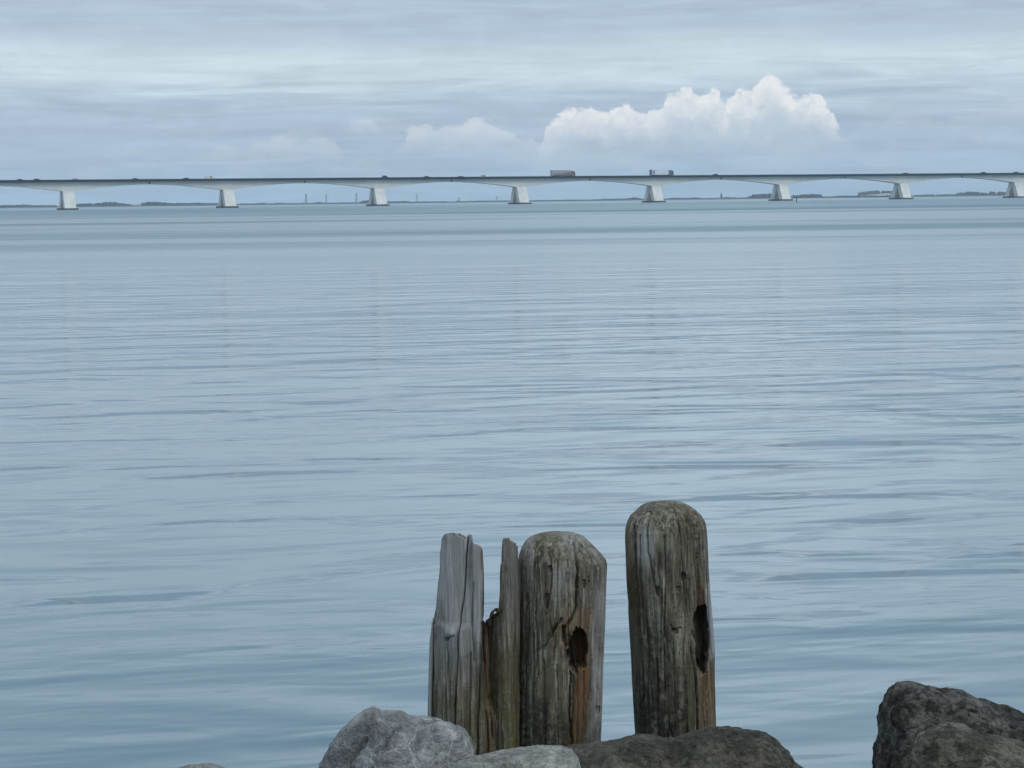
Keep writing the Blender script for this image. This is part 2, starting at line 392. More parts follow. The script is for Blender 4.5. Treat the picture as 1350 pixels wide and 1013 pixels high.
def make_bridge():
    xa, xb = (N0-0.5)*SPAN, (N1+0.5)*SPAN
    mb = MB(); mb.box(xa, xb, -5.7, 5.7, ROAD-0.45, ROAD); mb.build('deck', CON, bridge)
    mb = MB(); mb.box(xa, xb, -4.3, 4.3, ROAD+0.004, ROAD+0.05); mb.build('road_surface', ASPHALT, bridge)
    mb = MB(); mb.box(xa+0.5, xb-0.5, -0.08, 0.08, ROAD+0.054, ROAD+0.058); mb.build('lane_marking', LINE, bridge)
    for s in (-1, 1):
        y0, y1 = sorted((s*5.703, s*5.95))
        mb = MB(); mb.box(xa, xb, y0, y1, ROAD-0.62, ZR-0.16); 
        k = xa
        while k < xb:
            mb.box(k, k+0.35, y0+0.05, y1-0.05, ZR-0.16, ZR-0.06); k += 2.0
        mb.box(xa, xb, y0+0.03, y1-0.03, ZR-0.06, ZR+0.02)
        mb.build('parapet', EDGE, bridge)
    H = 3.4; zt = ROAD-0.453
    for n in range(N0, N1+1):
        xc = n*SPAN; hw = SPAN/2 - 0.12
        ts = np.linspace(0, 1, 15); low = []
        for q in ts:
            xx = H + (hw-H)*q; low.append((xx, 10.65 + 3.55*(1-(1-q)**1.75)))
        poly = [(xc-x_, z_) for x_, z_ in low[::-1]] + [(xc+x_, z_) for x_, z_ in low] + [(xc+hw, zt), (xc-hw, zt)]
        # tapered box: webs lean in slightly towards the soffit
        nn = len(poly); vs_ = []
        for s in (-1, 1):
            for (x_, z_) in poly: vs_.append((x_, s*(3.15 + 0.35*(z_-10.65)/5.7), z_))
        fs = [tuple(range(nn))] + [tuple(range(nn, 2*nn))[::-1]] + [(i, nn+i, nn+(i+1)%nn, (i+1)%nn) for i in range(nn)]
        mb = MB(); mb.add(vs_, fs); mb.build('girder', CON, bridge)
        if n < N1:
            mb = MB(); mb.box(xc+SPAN/2-0.55, xc+SPAN/2+0.55, -3.62, -3.46, ROAD-1.9, ROAD-1.0); mb.build('hinge_joint', CON_DARK, bridge)
        # pier: head, two splayed legs with an open triangle between them, footing
        mb = MB(); mb.prism_x([(-3.6, 9.6), (3.6, 9.6), (3.3, 10.645), (-3.3, 10.645)], xc-3.25, xc+3.25)
        pier = mb.build('pier', CON_PIER, bridge)
        for s in (-1, 1):
            mb = MB(); pr = [(s*7.6, 1.0), (s*3.6, 9.597), (s*0.25, 9.597), (s*0.25, 8.3), (s*3.5, 1.0)]
            mb.prism_x(pr if s < 0 else pr[::-1], xc-3.25, xc+3.25); mb.build('leg', CON_PIER, pier)
        mb = MB(); mb.box(xc-4.3, xc+4.3, -8.6, 8.6, -1.0, 0.996); mb.build('footing', CON_DARK, pier)
make_bridge()

# ------------------------------------------------------------------ vehicles on the bridge
TYRE = weathered('tyre', (0.02,0.02,0.02), (0.03,0.03,0.03), 0.9, 4)
GLASS = weathered('vehicle_glass', (0.02,0.03,0.04), (0.03,0.04,0.05), 0.1, 2)
def paint(name, c): return weathered(name, c, tuple(v*0.85 for v in c), 0.4, 1.0)
P_DARK = paint('dark_paint', (0.03,0.035,0.045)); P_GREY = paint('grey_paint', (0.25,0.27,0.30)); P_SILVER = paint('silver_paint', (0.62,0.64,0.66))
P_BLUE = paint('blue_paint', (0.10,0.15,0.23)); P_WHITE = paint('white_paint', (0.82,0.83,0.84)); P_RED = paint('brown_red_paint', (0.20,0.16,0.155))
P_PALE = paint('pale_trailer_paint', (0.66,0.71,0.76)); P_GREYT = paint('tarpaulin_grey', (0.34,0.34,0.36))
def n_at_px(px, lat=-1.9):
    """span coordinate whose deck point appears at photo column px"""
    lo, hi = -2.0, 9.0
    for _ in range(50):
        mid = (lo+hi)/2; q = np.array(bridge_pt(mid, lat, ROAD)) - CAM
        u = CX + F*np.dot(q, RT)/np.dot(q, fwd)
        if u < px: lo = mid
        else: hi = mid
    return (lo+hi)/2
def vehicle_root(name, px, lat, heading):
    n = n_at_px(px, lat); return empty(name, bridge_pt(n, lat, ROAD+0.05), BANG + (0 if heading > 0 else math.pi))
def car(px, body, label, tall=1.48, length=4.4, lat=-2.6, group='cars crossing the bridge'):
    o = vehicle_root('car', px, lat, 1 if lat < 0 else -1); tag(o, label, 'car', group)
    L = length/2; h = tall - 0.17
    mb = MB(); mb.prism_y([(-L,0.3),(L,0.3),(L,0.62),(L-0.15,0.78),(L-1.25,0.92),(-L+0.1,0.95),(-L,0.7)], -0.88, 0.88)
    bd = mb.build('body', body, o)
    mb = MB(); lo_ = [(-L+0.25,0.953),(L-1.2,0.923),(L-1.75,h-0.06),(-L+0.75,h-0.06)]
    mb.prism_y(lo_, -0.78, 0.78); mb.build('window', GLASS, o)
    mb = MB(); mb.prism_y([(-L+0.75,h-0.057),(L-1.75,h-0.057),(L-1.95,h),(-L+0.95,h)], -0.76, 0.76); mb.build('roof', body, o)
    for sx in (-L+0.85, L-0.9):
        for sy in (-1, 1):
            mb = MB(); y0, y1 = sorted((sy*0.66, sy*0.9)); mb.cyl_y(sx, y0, y1, 0.32, 0.32); mb.build('wheel', TYRE, o)
    return o
def truck(px, label, trailer_mat, cab_mat, stripe_mat, front_dark, lat=-2.4, band=None):
    o = vehicle_root('truck', px, lat, 1); tag(o, label, 'truck', 'trucks crossing the bridge')
    mb = MB(); mb.box(-8.6, 4.9, -1.25, 1.25, 1.15, 4.4); tr = mb.build('trailer', trailer_mat, o)
    mb = MB(); mb.box(-8.63, -7.9, -1.27, 1.27, 1.12, 4.43); mb.build('rear_door_frame', stripe_mat, tr)
    if band:
        for (xa, xb, za, zb, mt) in band:
            mb = MB(); mb.box(xa, xb, -1.262, -1.25, za, zb); mb.build('side_panel', mt, tr)
    mb = MB(); mb.box(-8.4, 7.6, -0.9, 0.9, 0.75, 1.146); mb.build('chassis', P_DARK, o)
    mb = MB(); mb.prism_y([(5.35,0.6),(7.75,0.6),(7.8,1.6),(7.6,2.9),(7.0,3.85),(5.35,4.0)], -1.22, 1.22); cb = mb.build('cab', cab_mat, o)
    mb = MB(); mb.add([(7.80,-1.1,1.75),(7.80,1.1,1.75),(7.64,1.1,2.8),(7.64,-1.1,2.8)], [(0,1,2,3)]); mb.box(6.4,7.4,-1.235,-1.22,1.8,2.7); mb.build('windscreen', GLASS, cb)
    for sx in (-6.9, -5.6, -4.3, 4.3, 6.8):
        for sy in (-1, 1):
            mb = MB(); y0, y1 = sorted((sy*0.85, sy*1.2)); mb.cyl_y(sx, y0, y1, 0.5, 0.5); mb.build('wheel', TYRE, o)
    return o
truck(743, 'articulated lorry with a dull reddish grey trailer between two arches', P_GREYT, P_RED, P_GREYT, False,
      band=[(-7.4, -0.6, 1.2, 2.3, P_RED), (-0.5, 4.8, 1.2, 3.0, P_RED)])
truck(873, 'articulated lorry with a pale trailer between dark blue ends, above a pier', P_PALE, P_BLUE, P_BLUE, True,
      band=[(-7.3, -5.8, 1.4, 3.9, P_GREY), (4.0, 4.85, 1.2, 3.9, P_BLUE)])
for px, body, label, h, L in [
    (27, P_DARK, 'dark car at the far left end of the bridge', 1.5, 4.4),
    (49, P_DARK, 'dark car second from the left end of the bridge', 1.6, 4.6),
    (100, P_GREY, 'grey car just right of the leftmost pier', 1.45, 4.3),
    (179, P_DARK, 'dark car left of the first visible midspan joint', 1.5, 4.3),
    (246, P_DARK, 'dark car left of the pale van on the left half', 1.5, 4.5),
    (508, P_DARK, 'tall black car above the third pier from the left', 2.0, 4.8),
    (563, P_DARK, 'black car halfway between third pier and the silver car', 1.6, 4.2),
    (608, P_DARK, 'low dark car just behind the silver car', 1.4, 4.2),
    (638, P_SILVER, 'silver car approaching the fourth pier', 1.7, 4.6),
    (944, P_DARK, 'dark car right of the pale blue ended lorry, at midspan', 1.6, 4.4),
    (1194, P_DARK, 'dark car above the second pier from the right', 1.5, 4.3),
    (1297, P_DARK, 'dark car left of the rightmost pier', 1.7, 4.6),
    (1340, P_DARK, 'dark car above the rightmost pier at frame edge', 1.7, 4.6)]:
    car(px, body, label, h, L)
def van(px, label):
    o = vehicle_root('van', px, -2.6, 1); tag(o, label, 'van')
    mb = MB(); mb.prism_y([(-2.7,0.35),(2.7,0.35),(2.7,0.95),(2.1,1.2),(1.35,2.1),(1.0,2.25),(-2.65,2.25)], -0.98, 0.98); mb.build('body', P_SILVER, o)
    mb = MB(); mb.box(0.3, 1.3, -0.995, -0.98, 1.25, 1.95); mb.build('window', GLASS, o)
    for sx in (-1.7, 1.8):
        for sy in (-1, 1):
            mb = MB(); y0, y1 = sorted((sy*0.75, sy*1.0)); mb.cyl_y(sx, y0, y1, 0.34, 0.34); mb.build('wheel', TYRE, o)
van(276, 'pale silver van left of the second pier')

# ------------------------------------------------------------------ navigation marker
def marker():
    p = at(1050.3, 267.0, 920.0); o = empty('channel_marker', (p[0], p[1], 0)); tag(o, 'dark navigation pile standing in the water right of a bridge pier', 'marker')
    mb = MB(); mb.tube([(0,0,-1.5),(0,0,1.3),(0,0,1.9)], [0.22,0.2,0.2], 14); mb.build('pile', CON_DARK, o)
    mb = MB(); mb.tube([(0,0,1.9),(0,0,1.93),(0,0,2.2),(0,0,2.3)], [0.21,0.32,0.32,0.05], 14); mb.build('topmark', P_DARK, o)
    mb = MB(); mb.box(-0.16,0.16,-0.30,-0.2,0.3,1.5); mb.build('ladder', CON_DARK, o)
marker()

# ------------------------------------------------------------------ far shore
FOL = None
def make_foliage():
    m, t, b = material('far_foliage')
    p = t.new('ShaderNodeTexCoord').outputs['Object']
    f = t.noise(p, 0.25, 4, 0.6)
    t.put(b.inputs['Base Color'], t.mix(t.mapr(f, 0.3, 0.7), (0.010,0.018,0.014), (0.028,0.042,0.026)))
    b.inputs['Roughness'].default_value = 0.95
    return m
FOL = make_foliage()
GRASS = weathered('shore_grass', (0.025,0.035,0.03), (0.04,0.05,0.04), 0.95, 0.02)
SAND = weathered('dune_sand', (0.36,0.34,0.30), (0.28,0.28,0.24), 0.95, 0.02)
YF = 4800.0
def far_land():
    xs = np.linspace(-2400, 2400, 400); rows = []
    for k, (dy, fz) in enumerate([(-40, -1.0), (0, 0.4), (8, 1.0), (40, 1.0), (400, 1.0), (900, 0.8)]):
        hz = 2.6 + 1.3*fbm(xs*0.006, 0*xs + 5, 0*xs, 3, 2)
        yy = YF + dy + 60*fbm(xs*0.001, 0*xs, 0*xs+2, 2, 8)
        rows.append(np.stack([xs, yy, np.where(fz < 0, -1.0, hz*fz)], -1))
    tag(grid_object('far_shore', np.array(rows), GRASS, wrap=False), kind='structure')
far_land()
def wood(px_prof, label, Y=YF+60, base_extra=0.0, cat='wood', dense=1.0):
    """a far wood: tree crowns packed along the shore, tops following the photo's profile"""
    rng = random.Random(int(px_prof[0][0])*3+1)
    mb = MB(); xs = [p[0] for p in px_prof]; ys = [p[1] for p in px_prof]
    px = xs[0]
    while px <= xs[-1]:
        yt = float(np.interp(px, xs, ys)); q = at(px, yt, Y); top = (max(2.6, q[2])+0.8) * rng.uniform(0.92, 1.12)
        yd = Y + rng.uniform(-25, 60)
        wcr = rng.uniform(0.32, 0.6)*min(top, 9.0) + 0.8
        nl, nm = 7, 5; vs_ = []; fs = []
        for i in range(nm+1):
            ph = math.pi*i/nm
            for k in range(nl):
                th = 2*math.pi*k/nl; j = rng.uniform(0.75, 1.15)
                vs_.append((q[0] + wcr*j*math.sin(ph)*math.cos(th), yd + wcr*j*math.sin(ph)*math.sin(th), top*0.52 + 0.48*top*math.cos(ph)*(rng.uniform(0.9,1.05))))
        for i in range(nm):
            for k in range(nl): fs.append((i*nl+k, i*nl+(k+1)%nl, (i+1)*nl+(k+1)%nl, (i+1)*nl+k))
        mb.add(vs_, fs)
        mb.box(q[0]-0.25, q[0]+0.25, yd-0.25, yd+0.25, 0.5, top*0.4)
        px += rng.uniform(0.5, 1.3)/dense
    return tag(mb.build('tree_line', FOL), label, cat, 'woods on the far shore', 'stuff')
wood([(-40,271.5),(0,271.3),(18,270.8),(25,270.6),(40,271.3),(75,271.3)], 'low thin tree line left of the leftmost pier')
wood([(101,269.8),(115,269.0),(128,268.6),(138,267.4),(146,266.9),(156,268.6),(168,270.0),(176,270.3)], 'dark humped wood between leftmost pier and the pale shed')
wood([(184,268.6),(192,266.8),(204,266.6),(214,267.6),(226,268.6),(240,268.2),(252,268.5),(258,267.8),(266,268.4),(288,268.5)], 'long dark wood between the pale shed and second pier')
wood([(314,269.3),(322,268.8),(330,269.2),(345,268.0),(352,269.2)], 'low wood just right of the second pier')
wood([(358,269.2),(363,268.0),(372,268.2),(378,268.8),(390,268.2),(396,269.4)], 'small wood left of the tall grey mast pair')
wood([(399,267.6),(405,268.8),(415,267.8),(421,266.9),(426,268.5),(440,268.8)], 'rounded clump of trees between two tall masts')
wood([(444,268.0),(450,267.4),(460,267.9),(468,268.6),(474,267.2),(480,265.2),(486,264.2),(490,264.5)], 'wood rising towards the left side of the third pier')
wood([(510,266.2),(518,266.3),(534,265.8),(544,266.7),(563,265.9),(570,267.0),(590,267.3)], 'low even tree line right of the third pier')
wood([(600,266.6),(604,265.2),(608,266.6),(618,266.1),(626,266.6),(632,264.9),(640,265.8),(668,266.3)], 'scattered low trees left of the fourth pier')
wood([(699,266.0),(720,264.8),(752,263.8),(778,264.6),(794,262.9),(810,262.7),(826,262.4),(837,261.0),(848,262.8)], 'long wood between the fourth and fifth piers')
wood([(876,262.6),(892,261.4),(905,261.6),(918,261.0),(930,262.0),(947,261.6),(960,260.6),(975,261.2),(991,260.6)], 'wood around the church tower')
wood([(991,258.6),(995,257.2),(1004,257.0),(1012,256.3),(1022,256.0)], 'tall square edged wood left of the sixth pier', dense=1.6)
wood([(1040,258.0),(1050,258.4),(1062,257.0),(1072,256.6),(1082,257.2),(1084,259.5),(1100,260.0),(1110,258.6),(1120,258.6),(1126,259.4)], 'dark wood right of the sixth pier and the marker')
wood([(1118,258.8),(1140,258.4),(1160,258.6),(1176,258.0)], 'low hedge at the foot of the pale dune', YF-10)
wood([(1203,258.2),(1225,257.2),(1250,257.0),(1266,256.6),(1271,254.6),(1278,253.6),(1288,253.9),(1296,254.6),(1299,256.4)], 'stepped wood between the two rightmost piers')
wood([(1305,255.8),(1310,253.2),(1318,253.6),(1326,254.0),(1345,254.2),(1380,254)], 'rounded wood at the rightmost pier')
def dune():
    Yd = YF + 500; L_ = at(1112, 259, Yd)[0]; R_ = at(1196, 259, Yd)[0]
    xs = np.linspace(L_, R_, 60); q = np.linspace(0, 1, 60)
    top = np.interp(q, [0,0.2,0.45,0.65,0.85,1.0], [0,3.2,7.8,9.6,8.4,1.0])
    rows = []
    for k, (dy, f) in enumerate([(-90,0),(-60,0.35),(-25,0.8),(0,1),(40,0.9),(90,0)]):
        rows.append(np.stack([xs, Yd + dy + 0*xs, np.maximum(top*f, 0.2)], -1))
    tag(grid_object('dune', np.array(rows), SAND, wrap=False), 'pale sand dune with a dark wooded crest near the seventh pier', kind='structure')
dune()
wood([(1136,254.6),(1146,253.0),(1158,252.2),(1170,252.6),(1182,253.2),(1192,256)], 'dark trees along the crest of the pale dune', YF+520)
def mast(px, ytop, Y, label):
    b_ = at(px, on_horizon(px), Y); tp = at(px, ytop, Y); h = tp[2]; o = empty('mast', (b_[0], b_[1], 0.5)); tag(o, label, 'mast', 'masts beyond the far shore')
    w = 2.6*Y/9000*1.3
    mb = MB()
    for sx in (-1, 1):
        for sy in (-1, 1): mb.tube([(sx*w, sy*w, 0), (sx*w*0.55, sy*w*0.55, h)], 0.55, 6)
    k = 0
    while k < h-6:
        q = 1-0.45*k/h; q2 = 1-0.45*(k+6)/h
        for s in (-1, 1):
            mb.tube([(-w*q, s*w*q, k), (w*q2, s*w*q2, k+6)], 0.35, 5); mb.tube([(w*q, s*w*q, k), (-w*q2, s*w*q2, k+6)], 0.35, 5)
        k += 6
    mb.build('lattice', CON_DARK, o)
    mb = MB()
    for zz, ww in ((h*0.97, 2.2), (h*0.84, 2.6)): mb.box(-w*ww*0.6, w*ww*0.6, -0.5, 0.5, zz-0.4, zz+0.4)
    mb.build('crossarm', CON_DARK, o)
mast(403.5, 256, 6600, 'grey mast on the far shore left of the pale middle mast')
mast(430, 256.5, 8200, 'very pale thin mast between two darker masts')
mast(470, 254.5, 6800, 'tall grey mast just left of the third pier')
mast(549.5, 255.5, 8400, 'faint thin mast right of the third pier')
mast(605, 260, 8400, 'short faint mast midway between third and fourth piers')
mast(655, 259, 8400, 'short faint mast left of the fourth pier')
def church():
    p = at(951, 262, YF+200); o = empty('church_tower', (p[0], p[1], 1.0)); tag(o, 'distant church tower with a short pointed spire above the trees', 'church tower')
    s = (YF+200)/F
    mb = MB(); mb.box(-1.25*s, 1.25*s, -2.0, 2.0, 0, 5.2*s); tw = mb.build('tower', CON_DARK, o)
    mb = MB(); mb.box(-0.9*s, 0.9*s, -1.5, 1.5, 5.2*s+0.01, 6.2*s); mb.build('belfry', CON_DARK, o)
    z = 6.2*s+0.02; mb = MB(); mb.add([(-0.8*s,-1.4,z),(0.8*s,-1.4,z),(0.8*s,1.4,z),(-0.8*s,1.4,z),(0,0,9.2*s)], [(3,2,1,0),(0,1,4),(1,2,4),(2,3,4),(3,0,4)]); mb.build('spire', CON_DARK, o)
church()
def shed():
    Y = YF+30; p = at(181, 272, Y); s = Y/F; o = empty('shed', (p[0], p[1], 0)); tag(o, 'pale low shed with a sloping white roof between two far woods', 'shed')
    mb = MB(); mb.box(-6.0*s, 4.5*s, -8, 8, 0, 3.0*s); mb.build('wall', CON_PIER, o)
    mb = MB(); mb.prism_y([(-6.5*s,2.6*s),(5.0*s,3.4*s),(5.0*s,5.0*s),(0.0*s,4.4*s)], -8.5, 8.5); mb.build('roof', P_WHITE, o)
shed()

# ------------------------------------------------------------------ haze
def haze():
    m = bpy.data.materials.new('haze_air'); m.use_nodes = True; t = m.node_tree; t.nodes.remove(t.nodes['Principled BSDF'])
    v = t.nodes.new('ShaderNodeVolumePrincipled'); v.inputs['Color'].default_value = (0.71, 0.86, 1.0, 1); v.inputs['Density'].default_value = HAZE
    v.inputs['Anisotropy'].default_value = 0.2
    t.links.new(v.outputs[0], t.nodes['Material Output'].inputs['Volume'])
    mb = MB(); mb.box(-4900, 4900, -60, 9100, -2.0, 62.0); tag(mb.build('haze', m), kind='stuff')
HAZE = 0.85e-4
haze()

# ------------------------------------------------------------------ timber posts
def wood_mat():
    m, t, b = material('weathered_timber')
    p = t.new('ShaderNodeTexCoord').outputs['Object']
    x, y, z = t.sep(p)
    att = t.new('ShaderNodeAttribute', attribute_name='masks'); mk = t.new('ShaderNodeSeparateColor'); t.put(mk.inputs[0], att.outputs['Color'])
    rot, moss, dark = mk.outputs[0], mk.outputs[1], mk.outputs[2]; pale = att.outputs['Alpha']
    g = t.vmath('MULTIPLY', p, (1, 1, 0.07))
    wob = t.vmath('ADD', g, t.vmath('SCALE', t.noise(p, 6, 2, color=True), scale=0.012))
    fib = t.noise(wob, 70, 5, 0.65); fib2 = t.noise(wob, 260, 4, 0.7)
    big = t.noise(t.vmath('MULTIPLY', p, (1, 1, 0.45)), 11, 5, 0.62)
    spk = t.noise(p, 95, 4, 0.7)
    c = t.ramp(t.math('ADD', t.math('MULTIPLY', fib, 0.65), t.math('MULTIPLY', fib2, 0.35)),
               [(0.33, (0.018,0.016,0.013)), (0.43, (0.056,0.050,0.039)), (0.52, (0.152,0.140,0.110)), (0.64, (0.350,0.330,0.272))])
    c = t.mix(t.mapr(big, 0.42, 0.66, 0, 0.7), c, t.mix(fib, (0.045,0.037,0.024), (0.16,0.13,0.085)))
    c = t.mix(t.mapr(spk, 0.54, 0.66, 0, 0.75), c, (0.03,0.028,0.024))
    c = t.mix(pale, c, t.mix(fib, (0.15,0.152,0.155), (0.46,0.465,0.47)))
    c = t.mix(t.math('MULTIPLY', rot, t.mapr(fib, 0.33, 0.6, 0.35, 1.0)), c, t.mix(fib2, (0.060,0.024,0.010), (0.215,0.112,0.046)))
    c = t.mix(t.math('MULTIPLY', moss, t.mapr(spk, 0.35, 0.6, 0.2, 0.9)), c, t.mix(fib, (0.05,0.05,0.016), (0.13,0.115,0.045)))
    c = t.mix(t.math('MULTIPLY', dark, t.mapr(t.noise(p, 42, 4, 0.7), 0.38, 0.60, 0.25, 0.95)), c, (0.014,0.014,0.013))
    t.put(b.inputs['Base Color'], c); b.inputs['Roughness'].default_value = 0.88
    b.inputs['Specular IOR Level'].default_value = 0.3
    bp = t.new('ShaderNodeBump'); bp.inputs['Distance'].default_value = 0.006; bp.inputs['Strength'].default_value = 0.9
    t.put(bp.inputs['Height'], t.math('ADD', t.math('ADD', t.math('MULTIPLY', fib, 0.6), t.math('MULTIPLY', fib2, 0.3)), t.math('MULTIPLY', spk, 0.3)))
    t.put(b.inputs['Normal'], bp.outputs[0])
    return m
TIMBER = wood_mat()

def to_xz(pts, Y): return [tuple(at(x, y, Y)[[0, 2]]) for x, y in pts]

def round_post(edges, Y, label, cracks, holes, seed, paint_fn, extra=None, group='weathered mooring posts'):
    ys = np.array([e[0] for e in edges], float); xl = np.array([e[1] for e in edges], float); xr = np.array([e[2] for e in edges], float)
    nr, nc = 420, 340
    s = np.linspace(0, 1, nr); yp = ys[0] + (ys[-1]-ys[0])*(0.22*s + 0.78*s**1.9 if True else s)
    XL = np.array([at(np.interp(v, ys, xl), v, Y)[0] for v in yp]); PR = [at(np.interp(v, ys, xr), v, Y) for v in yp]
    XR = np.array([q[0] for q in PR]); Z = np.array([at((np.interp(v, ys, xl)+np.interp(v, ys, xr))/2, v, Y)[2] for v in yp])
    xc = ((XL+XR)/2)[:, None]; rad = ((XR-XL)/2)[:, None]
    th = np.linspace(0, 2*math.pi, nc, endpoint=False)[None, :]
    ct, st = np.cos(th), np.sin(th)
    rmax = float(rad.max()); Zg = Z[:, None] + 0*th
    # fibrous relief, knots and drying checks all round the post
    body = sst(0.25, 0.9, rad/rmax)
    cx_, cy_ = ct*rmax, st*rmax
    rel = 0.0030*fbm(cx_*55, cy_*55, Zg*3.2, 4, seed) + 0.0045*fbm(cx_*16, cy_*16, Zg*2.0, 3, seed+5) + 0.0012*vnoise(cx_*190, cy_*190, Zg*10, seed+9)
    ck = fbm(cx_*14 + 0.05*fbm(cx_*9, cy_*9, Zg*6, 2, seed+40), cy_*14, Zg*0.7, 3, seed+21)
    checks = np.exp(-(ck/0.022)**2) * sst(-0.1, 0.3, vnoise(cx_*9, cy_*9, Zg*2.2, seed+31))
    rel = rel*body - 0.016*checks*(0.35+0.65*body)
    # worn end grain on the crown
    crown = (1-body)
    rel = rel + crown*(0.010*fbm(cx_*30*rad/rmax, cy_*30*rad/rmax, Zg*14, 4, seed+60, 0.6) + 0.006*fbm(cx_*26, cy_*26, 0*Zg, 3, seed+66)*sst(0.3, 0.8, rad/rmax))
    r = rad + rel*np.minimum(1, rad/(0.25*rmax))
    Xg = xc + r*ct; Yg = Y + r*st
    front = sst(0.05, -0.25, st) + 0*Zg
    X0 = xc + rad*ct
    mk = np.zeros((nr, nc, 4))
    depth = np.zeros((nr, nc)); bore = np.zeros((nr, nc))
    for pts, w, dp in cracks:
        jit = 0.0035*fbm(X0*60, Zg*40, 0*X0, 3, seed+77)
        d = poly_dist(X0 + jit, Zg, to_xz(pts, Y)); depth += front*dp*np.exp(-(d/w)**2)
    for (hx, hy, rx, ry, dp, pw) in holes:
        c0 = at(hx, hy, Y); ex = at(hx+rx, hy, Y)[0]-c0[0]; ez = c0[2]-at(hx, hy+ry, Y)[2]
        q = np.sqrt(((X0-c0[0])/ex)**2 + ((Zg-c0[2])/ez)**2) + 0.34*fbm(X0*70, Zg*34, 0*X0, 4, seed+90)
        bore = np.maximum(bore, front*dp*sst(1.08, 0.84, q)**pw)
    r = np.maximum(r - depth, 0.004 + 0*r)
    Xg = xc + r*ct; Yg = Y + r*st + bore
    Zt = Zg + 0.0
    V = np.stack([Xg, Yg, Zt], -1)
    # photo-space coordinates of the near face, to place stains and moss where they sit on the wood
    inv_x = np.interp(X0.ravel(), np.linspace(XL.min()-0.02, XR.max()+0.02, 50), [None]*0 or np.linspace(0, 1, 50)).reshape(X0.shape)
    sx = (X0 - xc)/np.maximum(rad, 1e-4)                     # -1..1 across the post
    paint_fn(mk, sx, yp[:, None] + 0*th, st + 0*Zg, seed, X0, Zg)
    o = empty('post', (float(xc[-1, 0]), Y, float(Z[-1])))
    tag(o, label, 'post', group)
    V = V - np.array([xc[-1, 0], Y, Z[-1]])
    grid_object('timber', V, TIMBER, o, masks=np.clip(mk, 0, 1))
    return o, (float(xc[-1, 0]), Y, float(Z[-1]))

def box_m(v, a, b, soft): return sst(a-soft, a+soft, v)*sst(b+soft, b-soft, v)

def paint_mid(mk, sx, y, st, seed, X, Z):
    nz = fbm(X*22, Z*9, 0*X, 3, seed+3); fr = (st < 0.2)*1.0
    mk[..., 0] = fr*np.maximum(0.95*box_m(sx + 0.08*nz, 0.30, 0.62, 0.06)*sst(800, 850, y), 0.7*box_m(sx, -0.40, -0.05, 0.2)*box_m(y + 20*nz, 826, 856, 6)*sst(0.1, 0.5, nz))
    mk[..., 0] = np.maximum(mk[..., 0], fr*0.55*box_m(sx+0.1*nz, 0.0, 0.62, 0.1)*box_m(y, 798, 850, 12))
    mk[..., 1] = 0.35*sst(-0.2, 0.4, nz)*sst(760, 900, y) + 0.5*sst(0.0, 0.6, -nz)*sst(900, 960, y)
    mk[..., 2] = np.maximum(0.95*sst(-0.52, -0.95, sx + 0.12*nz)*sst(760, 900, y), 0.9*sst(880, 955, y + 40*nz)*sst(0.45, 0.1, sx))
    mk[..., 2] = np.maximum(mk[..., 2], 0.5*sst(0.05, 0.5, nz))
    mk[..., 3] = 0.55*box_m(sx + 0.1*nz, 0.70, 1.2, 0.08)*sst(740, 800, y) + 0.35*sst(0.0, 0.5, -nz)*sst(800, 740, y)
def paint_right(mk, sx, y, st, seed, X, Z):
    nz = fbm(X*22, Z*9, 0*X, 3, seed+3); fr = (st < 0.3)*1.0
    mk[..., 0] = fr*np.maximum(0.65*sst(0.50, 0.62, sx + 0.05*nz)*sst(865, 890, y), 0.6*box_m(sx, 0.62, 0.85, 0.06)*box_m(y, 760, 810, 14))
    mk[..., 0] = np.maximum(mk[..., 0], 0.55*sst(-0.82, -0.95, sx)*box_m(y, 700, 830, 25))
    mk[..., 1] = np.maximum(0.95*sst(-0.74, -0.92, sx)*box_m(y, 755, 800, 8), 0.35*sst(-0.1, 0.4, nz)*sst(780, 900, y))
    mk[..., 1] = np.maximum(mk[..., 1], 0.6*box_m(sx + 0.1*nz, 0.28, 0.5, 0.08)*sst(860, 900, y))
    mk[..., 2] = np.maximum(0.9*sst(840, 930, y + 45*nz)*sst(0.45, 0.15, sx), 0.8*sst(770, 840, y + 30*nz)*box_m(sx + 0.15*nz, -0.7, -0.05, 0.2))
    mk[..., 2] = np.maximum(mk[..., 2], 0.5*sst(0.05, 0.5, nz))
    mk[..., 3] = 0.75*box_m(sx + 0.08*nz, -0.72, -0.42, 0.08)*box_m(y, 690, 740, 20) + 0.9*box_m(sx, 0.86, 1.1, 0.03)*box_m(y, 770, 862, 8)

